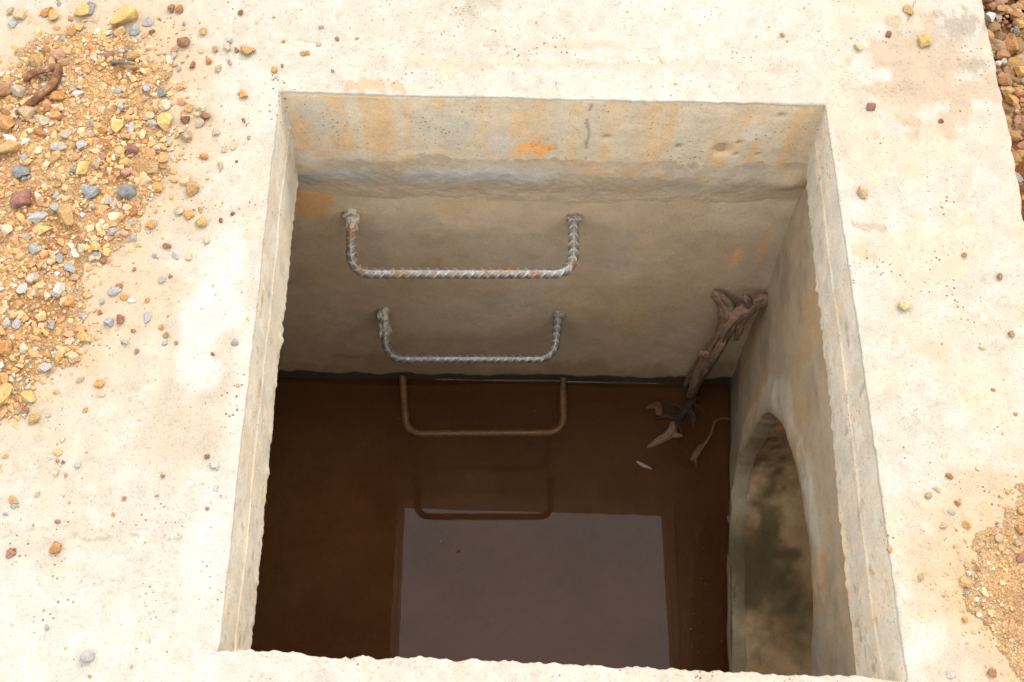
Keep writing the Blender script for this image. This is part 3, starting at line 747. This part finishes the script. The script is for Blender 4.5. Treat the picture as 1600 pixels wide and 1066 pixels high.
c = mixc(c, (.15, .075, .03), .7 * ss(.1, .5, fbm(G, 30, 4, 404)))
ground = mesh_obj('ground', G.reshape(-1, 3), grid_faces(na_, len(gs), True), M_sand, col=c.reshape(-1, 3))
tag(ground, 'orange brown gravel ground beside the slab', kind='structure')

# ------------------------------------------------------------------ sandy gravel deposits lying on the slab
def sand_h(P2, which):
    P3 = np.concatenate([P2, np.zeros(P2.shape[:-1] + (1,))], -1)
    s = poly_sd(P2, LP if which == 'L' else RP) + fbm(P3, 24, 4, 411) * .016 + fbm(P3, 90, 3, 413) * .008
    k = .0085 if which == 'L' else .007
    return k * ss(-.004, .07, s) ** .8 * (1 + .35 * fbm(P3, 24, 4, 412)) - .004 * ss(.004, -.010, s) + .0008, s
for which, (x0, x1, y0, y1, nx, ny), lab in (('L', (-.86, -.36, .14, .80, 250, 330), 'spread of sandy orange fines and gravel dust on the left of slab'),
                                             ('R', (.33, .479, -.10, .22, 100, 200), 'patch of sandy orange fines at the near right of slab')):
    XX, YY = np.meshgrid(np.linspace(x0, x1, nx), np.linspace(y0, y1, ny), indexing='ij')
    P2 = np.stack([XX, YY], -1); h, s = sand_h(P2, which)
    q3 = np.stack([XX, YY, np.zeros_like(XX)], -1)
    h = h + fbm(q3, 110, 3, 421) * .0009
    P3 = np.stack([XX, YY, h], -1)
    c = np.broadcast_to(np.array((.38, .25, .13)), P3.shape).copy()
    c = mixc(c, (.29, .17, .075), ss(0, .5, fbm(q3, 30, 4, 422)))
    c = mixc(c, (.34, .265, .175), .8 * ss(.02, -.002, s))
    if which == 'R': c = mixc(c, (.40, .27, .145), np.full(c.shape[:2], .5))
    F = grid_faces(nx, ny)
    keep = (s.ravel()[F] > -.014).any(1)
    o = mesh_obj('sand', P3.reshape(-1, 3), F[keep], M_sand, col=c.reshape(-1, 3)); tag(o, lab, kind='stuff')

# ------------------------------------------------------------------ stones
def rock_shape(seed, sub, cuts):
    r = np.random.default_rng(seed)
    bm = bmesh.new(); bmesh.ops.create_icosphere(bm, subdivisions=sub, radius=1.0)
    P_ = np.array([v.co[:] for v in bm.verts]); F = [[v.index for v in f.verts] for f in bm.faces]; bm.free()
    for _ in range(cuts):
        n = r.normal(size=3); n /= np.linalg.norm(n); h = r.uniform(.40, .80)
        e = P_ @ n - h; P_ = P_ - np.maximum(e, 0)[:, None] * n * .97
    if sub > 2: P_ = P_ * (1 + .05 * fbm(P_, 1.3, 4, seed) + .035 * fbm(P_, 6, 3, seed + 1))[:, None]
    P_ -= (P_.max(0) + P_.min(0)) / 2; P_ /= (P_.max(0) - P_.min(0)) / 2
    return P_, F
ROCKS = [rock_shape(500 + i, 4, 13) for i in range(16)]
GRITS = [rock_shape(600 + i, 1, 7) for i in range(20)]
GFINE = [rock_shape(640 + i, 2, 9) for i in range(20)]
def scatter(name, pts, sizes, zf, lab, pal, parts=GRITS, tone=1.0):
    Vs, Cs, Fs, o = [], [], [], 0
    names = [p[0] for p in pal]; wt = np.array([p[1] for p in pal]); wt = wt / wt.sum()
    for (x, y), s in zip(pts, sizes):
        P_, F = parts[rng.integers(len(parts))]
        sc = s * np.array([rng.uniform(.8, 1.25), rng.uniform(.6, .95), rng.uniform(.4, .7)])
        a = rng.uniform(0, 6.28); Rm = _rz(a) @ _rx(rng.normal() * .25)
        Vs.append((P_ * sc) @ Rm.T + np.array([x, y, zf(x, y) + sc[2] * .28]))
        nm = names[rng.choice(len(names), p=wt)]; kd = .12 if nm in ('grey', 'white', 'slate') else .38
        Cs.append(np.broadcast_to((np.array(PAL[nm]) * (1 - kd) + np.array((.50, .345, .19)) * kd) * rng.uniform(.7, 1.05) * tone, P_.shape))
        Fs += [[i + o for i in f] for f in F]; o += len(P_)
    ob = mesh_obj(name, np.vstack(Vs), Fs, M_grit, col=np.vstack(Cs), smooth=False)
    return tag(ob, lab, kind='stuff')
PAL_P = [('ochre', .27), ('orange', .27), ('tan', .24), ('cream', .07), ('brown', .05), ('rose', .05), ('grey', .045), ('white', .015), ('slate', .02)]
def hL(x, y):
    h, _ = sand_h(np.array([[x, y]]), 'L'); return max(h[0], 0)
def hR(x, y):
    h, _ = sand_h(np.array([[x, y]]), 'R'); return max(h[0], 0)
def sample(poly, n, x0, x1, y0, y1, spread):
    out_ = []
    while len(out_) < n:
        q = np.stack([rng.uniform(x0, x1, 4000), rng.uniform(y0, y1, 4000)], -1); s = poly_sd(q, poly)
        pr = np.where(s > 0, 1.0, np.exp(s / spread)); out_ += q[rng.random(4000) < pr].tolist()
    return np.array(out_[:n])
pts = sample(LP, 9000, -.84, -.34, .14, .80, .010)
pm = sample(LP, 800, -.80, -.37, .16, .78, .004)
scatter('gravel', pm, np.clip(rng.lognormal(-5.82, .30, len(pm)), .0020, .0058), hL, 'finger-nail sized stones packed through the sandy gravel on the left of slab', PAL_P, [rock_shape(680 + i, 3, 11) for i in range(24)], 1.12)
scatter('gravel', pts, np.clip(rng.lognormal(-6.42, .52, len(pts)), .0006, .0052), hL, 'fine loose gravel bits in the sandy spread on the left of slab', PAL_P)
pts = sample(RP, 1100, .33, .478, -.09, .22, .006)
scatter('gravel', pts, np.clip(rng.lognormal(-6.75, .40, len(pts)), .0006, .0034), hR, 'fine loose gravel bits in the sandy patch at the near right of slab',
        [('ochre', .3), ('orange', .25), ('tan', .3), ('cream', .08), ('brown', .05), ('grey', .02)])
# crumbs on the bare slab
pts = np.vstack([sample(LP, 520, -.62, -.30, .10, .76, .055), sample(RP, 200, .315, .478, -.02, .4, .05), np.c_[rng.uniform(-.62, .48, 160), rng.uniform(.61, .76, 160)], np.c_[rng.uniform(-.55, -.31, 160), rng.uniform(-.02, .6, 160)]])
scatter('crumbs', pts, np.clip(rng.lognormal(-7.2, .35, len(pts)), .0005, .0014), lambda x, y: 0.0003, 'tiny stone crumbs strewn thinly over the bare slab', [('orange', .3), ('tan', .45), ('brown', .04), ('grey', .11), ('ochre', .1)])
pts = np.vstack([np.c_[rng.uniform(.47, .72, 5200), rng.uniform(.28, 1.0, 5200)], np.c_[rng.uniform(.47, 1.1, 2500), rng.uniform(-.6, 1.4, 2500)]])
scatter('gravel', pts, np.clip(rng.lognormal(-5.45, .45, len(pts)), .0016, .010), lambda x, y: ZG, 'coarse orange brown gravel covering the ground beyond the right slab edge',
        [('ochre', .2), ('orange', .36), ('brown', .26), ('tan', .08), ('rose', .05), ('cream', .03), ('slate', .02)], GFINE, .66)

# individual stones: zoom x, zoom y, width, height, colour - measured on enlarged crops of the photograph
DATA = [
 (0, 0, 3.5525, """50 55 35 45 tan|115 75 85 55 tan|65 128 45 40 grey|255 55 55 60 orange|298 82 60 60 ochre|452 58 95 70 ochre|495 42 55 60 grey|322 10 22 25 slate|385 95 28 25 orange|385 130 40 18 grey|435 143 48 40 ochre|395 178 55 50 orange|350 212 28 25 grey|685 95 160 85 ochre|815 115 60 45 grey|742 165 60 55 slate|665 175 60 45 ochre|840 167 35 35 brown|950 38 42 42 brown|993 43 40 38 orange|885 100 12 15 brown|1333 57 32 30 brown|1018 120 22 20 grey|1125 163 40 48 ochre|1015 225 75 60 brown|965 265 35 30 orange|960 300 28 38 grey|1110 272 22 22 cream|1190 265 30 32 ochre|1258 255 35 45 cream|1268 215 35 25 grey|1308 267 24 24 brown|1365 275 55 60 ochre|1400 270 40 25 orange|1068 352 34 38 brown|1155 330 36 30 orange|1208 368 34 40 tan|1270 338 22 28 rose|990 372 20 25 grey|1037 298 12 12 orange|995 478 38 40 orange|1352 517 50 45 orange|1325 510 25 20 tan|1047 590 42 50 ochre|1122 588 30 42 cream|1025 655 48 42 brown|1137 640 60 42 brown|1105 678 48 48 cream|1195 722 40 36 cream|1030 750 60 52 tan|1000 715 40 30 tan|1375 755 18 20 rose|1350 660 18 35 brown|1240 825 32 20 tan|1292 805 28 38 tan|1130 862 48 32 orange|1218 915 28 45 cream|1308 885 16 14 brown|1030 995 60 50 tan|1147 980 18 20 tan|1065 1040 60 55 ochre|930 795 18 18 brown|335 330 80 55 rose|210 345 75 80 ochre|362 362 55 40 ochre|160 352 32 25 grey|265 290 40 45 brown|20 515 130 70 brown|115 530 75 60 cream|735 320 75 45 ochre|615 325 50 40 rose|680 300 40 30 grey|800 330 60 40 tan|770 295 45 40 tan|815 250 30 40 white|895 505 48 55 slate|815 490 40 40 grey|910 580 70 50 cream|918 672 85 95 ochre|430 498 45 40 cream|665 522 38 42 grey|445 543 60 35 white|360 465 30 22 white|680 612 50 35 grey|735 385 70 55 ochre|165 660 85 75 tan|325 660 60 60 orange|245 695 90 55 cream|265 622 45 40 orange|330 560 80 50 orange|45 720 110 85 orange|75 798 95 38 white|15 780 40 35 ochre|140 783 50 40 ochre|60 850 140 70 ochre|385 770 65 50 cream|360 838 50 45 grey|320 838 45 42 grey|240 760 80 45 orange|470 835 60 55 grey|415 845 35 45 ochre|150 900 36 45 slate|130 975 90 75 slate|320 905 50 60 ochre|475 965 60 90 ochre|425 965 50 40 grey|270 935 55 30 cream|655 720 70 75 ochre|730 720 45 60 grey|700 765 70 35 ochre|525 710 30 35 grey|592 742 35 35 orange|825 650 70 40 tan|770 710 40 35 ochre|845 690 50 35 grey|670 850 55 45 ochre|740 835 70 50 rose|830 930 140 80 ochre|900 870 60 60 ochre|695 910 45 50 ochre|800 1000 75 50 tan|585 890 35 35 rose|655 890 30 30 slate|870 1035 60 60 orange|545 940 60 40 tan|705 965 50 45 rose|720 1050 80 35 grey|300 1000 40 40 ochre|500 265 50 40 orange"""),
 (0, 250, 2.37, """345 128 58 48 slate|472 120 62 50 slate|400 152 32 35 white|90 160 75 70 rose|155 230 70 40 grey|250 220 60 75 ochre|172 270 75 32 ochre|40 275 45 38 cream|8 262 30 30 white|105 297 50 22 cream|212 188 45 28 grey|213 138 25 28 grey|345 180 20 16 white|495 190 30 38 orange|455 203 20 18 brown|485 232 28 22 slate|420 267 36 28 grey|490 286 28 22 grey|555 235 38 40 orange|300 330 28 35 cream|277 350 40 20 white|355 322 36 35 ochre|140 340 50 35 grey|225 375 32 38 grey|258 402 32 60 slate|355 352 30 22 grey|380 370 28 24 brown|125 442 45 42 white|173 397 15 20 white|220 478 45 60 white|255 478 30 35 cream|92 492 38 40 white|130 498 28 35 cream|180 505 28 35 cream|255 530 40 32 orange|10 493 30 20 white|72 620 32 40 grey|38 620 30 25 grey|195 615 32 28 grey|310 650 55 38 ochre|215 730 42 45 orange|270 728 40 45 tan|25 705 50 50 orange|95 705 32 36 cream|170 768 60 32 grey|15 870 55 80 ochre|15 815 45 40 orange|100 878 50 45 ochre|90 925 32 22 brown|120 958 40 42 ochre|365 828 40 34 orange|370 865 28 22 tan|312 922 20 20 orange|295 810 28 26 tan|712 108 48 52 ochre|663 183 36 34 cream|698 200 36 32 orange|738 180 18 18 ochre|745 228 45 35 ochre|762 292 26 22 cream|815 218 14 18 brown|858 192 14 14 brown|615 315 22 30 brown|645 348 18 30 grey|697 355 24 20 tan|568 349 16 16 slate|493 399 14 14 brown|627 424 16 14 orange|597 440 24 28 grey|420 482 52 30 grey|440 460 26 18 orange|453 503 38 26 orange|373 520 20 18 slate|540 516 18 20 orange|485 518 30 20 white|365 558 18 16 brown|303 575 22 24 grey|402 600 36 30 slate|440 590 36 36 brown|540 582 30 35 grey|490 627 16 14 orange|595 614 20 18 orange|610 643 24 22 ochre|606 674 22 14 slate|650 672 16 14 orange|460 672 24 28 grey|503 704 18 20 rose|868 674 26 22 grey|785 715 14 14 brown|879 830 14 14 orange"""),
 (0, 700, 2.9125, """19 33 28 18 orange|255 53 20 14 rose|280 60 18 14 brown|347 76 30 20 grey|247 108 22 28 tan|293 118 16 16 orange|163 207 26 24 cream|55 232 48 36 ochre|57 262 30 26 grey|18 298 28 16 slate|510 294 18 16 orange|560 224 20 22 orange|255 332 24 20 rose|245 450 65 55 orange|40 475 45 35 rose|58 460 18 18 brown|737 121 22 16 brown|709 210 20 14 orange|940 270 20 16 brown|938 34 24 20 brown|985 85 18 26 slate|970 75 40 30 white|978 175 20 30 grey|208 812 20 28 slate|393 948 60 48 grey|403 1035 16 14 orange"""),
 (240, 0, 2.857, """535 66 14 10 ochre|745 112 22 14 slate|577 175 16 12 orange|735 188 22 18 cream|818 165 18 18 brown|665 233 24 20 orange|685 230 24 22 ochre|537 305 28 26 orange|572 285 12 18 brown|545 335 16 14 grey|798 306 14 12 grey|907 162 20 8 tan"""),
 (800, 0, 2.2857, """968 119 18 12 orange|1418 33 30 36 ochre|1477 143 46 42 ochre|1348 116 26 18 brown|1240 165 34 22 tan|1285 377 32 28 rose|1535 425 20 12 brown"""),
 (1300, 0, 2.667, """130 800 46 40 tan|558 1055 20 14 orange|740 182 60 60 orange|700 40 38 20 ochre|715 345 55 40 orange|728 385 60 45 ochre|770 130 30 28 slate|785 105 40 40 orange|657 80 40 35 white|745 430 60 45 orange|770 505 35 35 rose|690 268 24 22 white|715 258 26 20 white|780 300 50 40 orange|660 30 40 30 brown"""),
 (1300, 300, 2.4233, """277 425 48 36 tan|507 235 16 16 orange|640 315 20 24 brown|685 533 24 22 ochre|574 586 20 18 tan|616 744 18 12 orange|702 836 16 16 orange"""),
 (1350, 700, 2.912, """370 30 36 14 tan|527 88 28 22 tan|393 125 28 28 orange|338 187 36 28 tan|297 213 34 28 tan|433 245 26 26 orange|403 290 36 22 grey|472 343 36 34 orange|370 350 48 20 tan|612 338 16 14 orange|660 195 20 18 orange|655 390 28 24 orange|618 412 44 40 tan|710 505 40 45 rose|485 566 26 24 white|467 608 48 45 ochre|520 543 36 24 brown|515 687 24 22 white|473 655 22 16 slate|530 757 28 24 cream|467 780 28 22 orange|120 457 24 30 orange|265 585 26 28 tan|590 1020 50 40 orange|400 1030 44 34 white|560 990 12 18 slate|720 285 30 40 orange|715 370 36 40 orange|700 430 40 30 tan"""),
]
WORD = {'ochre': 'yellow ochre', 'orange': 'orange', 'brown': 'reddish brown', 'rose': 'dull red', 'tan': 'tan', 'cream': 'cream', 'white': 'whitish', 'grey': 'grey', 'slate': 'slate grey'}
stones = []
for ox, oy, k, txt in DATA:
    for item in txt.split('|'):
        a = item.split(); px, py = ox + float(a[0]) / k, oy + float(a[1]) / k; w, h = float(a[2]) / k, float(a[3]) / k
        ground_ = px > 1525 and py < 345
        z0 = ZG if ground_ else 0.0
        q = onz(px, py, z0 + .004); qx = onz(px + w / 2, py, z0); qy = onz(px, py - h / 2, z0)
        rx, ry = abs(qx[0] - onz(px, py, z0)[0]), abs(qy[1] - onz(px, py, z0)[1])
        stones.append(dict(px=px, py=py, w=w, h=h, col=a[4], q=q, rx=rx * 1.04, ry=ry * 1.04, ground=ground_))
def region(s):
    px, py = s['px'], s['py']
    if s['ground']: return 'on the gravel ground past the right slab edge'
    sL = poly_sd(s['q'][None, :2], LP)[0]; sR = poly_sd(s['q'][None, :2], RP)[0]
    if sL > -.006 and px < 275:
        if py < 88: return "at the far tip of the left gravel"
        if py < 135: return 'around the bent rusty bar' if px < 115 else 'around the small dark nail'
        if py < 190: return 'just below the bent rusty bar' if px < 95 else ('in mid gravel right of the rusty bar' if px < 190 else "at the gravel's right edge by the bar")
        if py < 245: return "in left gravel a hand below the bar" if px < 125 else 'in right half of the widest gravel'
        if py < 310: return "at left frame edge in lower gravel" if px < 75 else ('in lower gravel' if px < 165 else "at the gravel's lower right edge")
        if py < 420: return 'in lower left gravel before it narrows' if px < 80 else 'along the lower gravel edge'
        if py < 520: return "in the narrow part of the left gravel"
        return "in the near tail of the left gravel"
    if px < 600 and py < 60: return 'on bare slab near the far left frame edge' if px < 215 else "on bare slab toward the far frame edge"
    if px < 420 and py < 142: return 'between left gravel and far opening corner'
    if px < 620 and py < 142: return "on bare slab beyond the opening's far edge"
    if px < 440 and py < 330: return 'between left gravel and upper left rim'
    if px < 440 and py < 470: return 'on bare slab left of the top rung'
    if px < 440 and py < 560: return 'on bare slab left of the middle rung'
    if px < 440 and py < 700: return 'on bare slab left of the lowest rung'
    if px < 440 and py < 850: return 'on bare slab at the near left'
    if px < 440: return 'on bare slab in the near left corner'
    if sR > -.006: return 'in the near right gravel patch'
    if px > 1300 and py < 200: return 'by the tan stain at the far right'
    if px > 1300 and py < 600: return 'on the slab right of the opening'
    if px > 1300 and py < 860: return 'between opening and near right gravel'
    if px > 1300: return 'at the near right corner of opening'
    return 'on bare slab beyond the opening'
cls = {}
for s in stones: cls.setdefault((s['col'], region(s)), []).append(s)
ORD = ['', 'second', 'third', 'fourth', 'fifth', 'sixth', 'seventh', 'eighth', 'ninth', 'tenth', 'eleventh', 'twelfth']
for (colr, reg), L in cls.items():
    wd = WORD[colr]
    if len(L) == 1: L[0]['label'] = f'the only {wd} stone {reg}'
    elif len(L) == 2:
        a, b_ = sorted(L, key=lambda s: s['w'] * s['h'])
        if b_['w'] * b_['h'] > 1.35 * a['w'] * a['h']: a['label'], b_['label'] = f'smaller of two {wd} stones {reg}', f'larger of two {wd} stones {reg}'
        else:
            a, b_ = sorted(L, key=lambda s: s['px']); a['label'], b_['label'] = f'left one of two {wd} stones {reg}', f'right one of two {wd} stones {reg}'
    else:
        M_ = sorted(L, key=lambda s: -s['w'] * s['h'])
        M_[0]['label'] = f'largest of the {wd} stones {reg}'
        rest = sorted(M_[1:], key=lambda s: s['px'])
        for i, s in enumerate(rest):
            s['label'] = (f'leftmost smaller {wd} stone {reg}' if i == 0 else f'rightmost smaller {wd} stone {reg}' if i == len(rest) - 1 else f'{ORD[i]} smaller {wd} stone from left {reg}')
cache = {}
for i, s in enumerate(stones):
    k = int(rng.integers(len(ROCKS)))
    key = (k, s['col'])
    if key not in cache:
        P_, F = ROCKS[k]; me = bpy.data.meshes.new('stone'); me.from_pydata(P_.tolist(), [], F)
        me.polygons.foreach_set('use_smooth', [True] * len(me.polygons)); me.materials.append(STONE[s['col']]); me.update(); cache[key] = me
    o = bpy.data.objects.new('stone', cache[key])
    rz = min(s['rx'], s['ry']) * float(rng.uniform(.55, .85))
    x, y = s['q'][0], s['q'][1]
    if s['ground']: z = ZG + .004
    else: z = max(hL(x, y) if x < -.3 else hR(x, y) if x > .33 else 0, 0)
    o.location = (x, y, z + rz * .5)
    o.scale = (s['rx'], s['ry'], rz)
    o.rotation_euler = (float(rng.normal() * .15), float(rng.normal() * .15), float(rng.normal() * .35) + (math.pi if rng.random() < .5 else 0))
    link(o); tag(o, s['label'], 'stone', 'loose stones on the ground' if s['ground'] else 'loose stones on the slab')

# ------------------------------------------------------------------ bent rusty bar and nail
b = NB('flaking_rust')
c_ = b.ramp(b.noise(70, 5, .7), [(.3, (.06, .028, .018)), (.48, (.17, .075, .038)), (.6, (.26, .13, .06)), (.68, (.40, .36, .30))])
c_ = b.mul(c_, b.ramp(b.noise(420, 3, .7), [(.3, .65), (.7, 1.15)]), 1.0)
M_rust = b.fin(c_, .85, b.bump(b.noise(320, 4, .7), .8, .0012), .1)
pp = [zp(38, 123, .010, .0042), zp(52, 114, .014, .0043), zp(68, 109, .017, .0043), zp(80, 106, .018, .0043), zp(88, 104.5, .018, .0043), zp(92, 108, .018, .0043), zp(90, 117, .017, .0043), zp(83, 130, .015, .0043), zp(70, 144, .013, .0044), zp(55, 156, .011, .0044), zp(42, 167, .010, .0045), zp(29, 179, .009, .0045)]
p = smooth_path(pp, 160)
P_ = tube(p[:, :3], p[:, 3], 24, lambda s, th, path: .0005 * fbm(np.stack([np.cos(th) + 0 * s, np.sin(th) + 0 * s, s * 90 + 0 * th], -1), 1.5, 4, 501))
v, f = tube_mesh(P_); base = np.array(v).mean(0)
o = mesh_obj('bent_bar', np.array(v) - base, f, M_rust, loc=base)
tag(o, 'bent rusty iron bar end sticking out of the gravel on the left', 'rusty bar')
b = NB('dark_iron'); M_iron = b.fin(b.ramp(b.noise(160, 3), [(.3, (.05, .05, .055)), (.7, (.16, .15, .15))]), .6, None, .4)
a, e = np.array(zp(175, 97.5, .0125, .0019)), np.array(zp(212, 100, .0125, .0014))
t_ = np.linspace(0, 1, 30)[:, None]; p = a * (1 - t_) + e * t_
p[:3, 3] = .0028; p[-4:, 3] *= np.array([.85, .65, .4, .12])
v, f = tube_mesh(tube(p[:, :3], p[:, 3], 14)); base = np.array(v).mean(0)
o = mesh_obj('nail', np.array(v) - base, f, M_iron, loc=base)
tag(o, 'small dark iron nail lying on the gravel right of the rusty bar', 'nail')

# ------------------------------------------------------------------ bits floating on the water
def fleck(name, px, py, rx, ry, th, colr, seed, rot):
    P_, F = rock_shape(seed, 3, 6); P_ = P_ * np.array([rx, ry, th]); P_ = P_ @ _rz(rot).T
    q = onz(px, py, -DW)
    return mesh_obj(name, P_, F, M_wood, col=np.broadcast_to(np.array(colr), P_.shape), loc=q)
tag(fleck('leaf', 717, 861, .0034, .0022, .0006, (.07, .055, .04), 701, .5), 'tiny dark leaf scrap floating on the sky reflection', 'leaf scrap')
tag(fleck('leaf', 689, 846, .0016, .0011, .0005, (.30, .26, .22), 702, 1.1), 'tiny pale leaf scrap floating just left of the dark one', 'leaf scrap')
Vs, Fs, o_ = [], [], 0
for i in range(70):
    if i < 40: px, py = rng.normal(1085, 40), rng.normal(960, 50)
    else: px, py = rng.uniform(430, 1130), rng.uniform(640, 1020)
    P_, F = GRITS[i % 20]; q = onz(px, py, -DW + .0001)
    if q[0] > .28: continue
    Vs.append(P_ * np.array([rng.uniform(.0005, .0014), rng.uniform(.0004, .0009), .0003]) + q); Fs += [[k + o_ for k in f] for f in F]; o_ += len(P_)
V_ = np.vstack(Vs)
o = mesh_obj('specks', V_, Fs, M_wood, col=np.broadcast_to(np.array((.22, .15, .09)), V_.shape)); tag(o, 'scattered specks of dust floating on the water', kind='stuff')
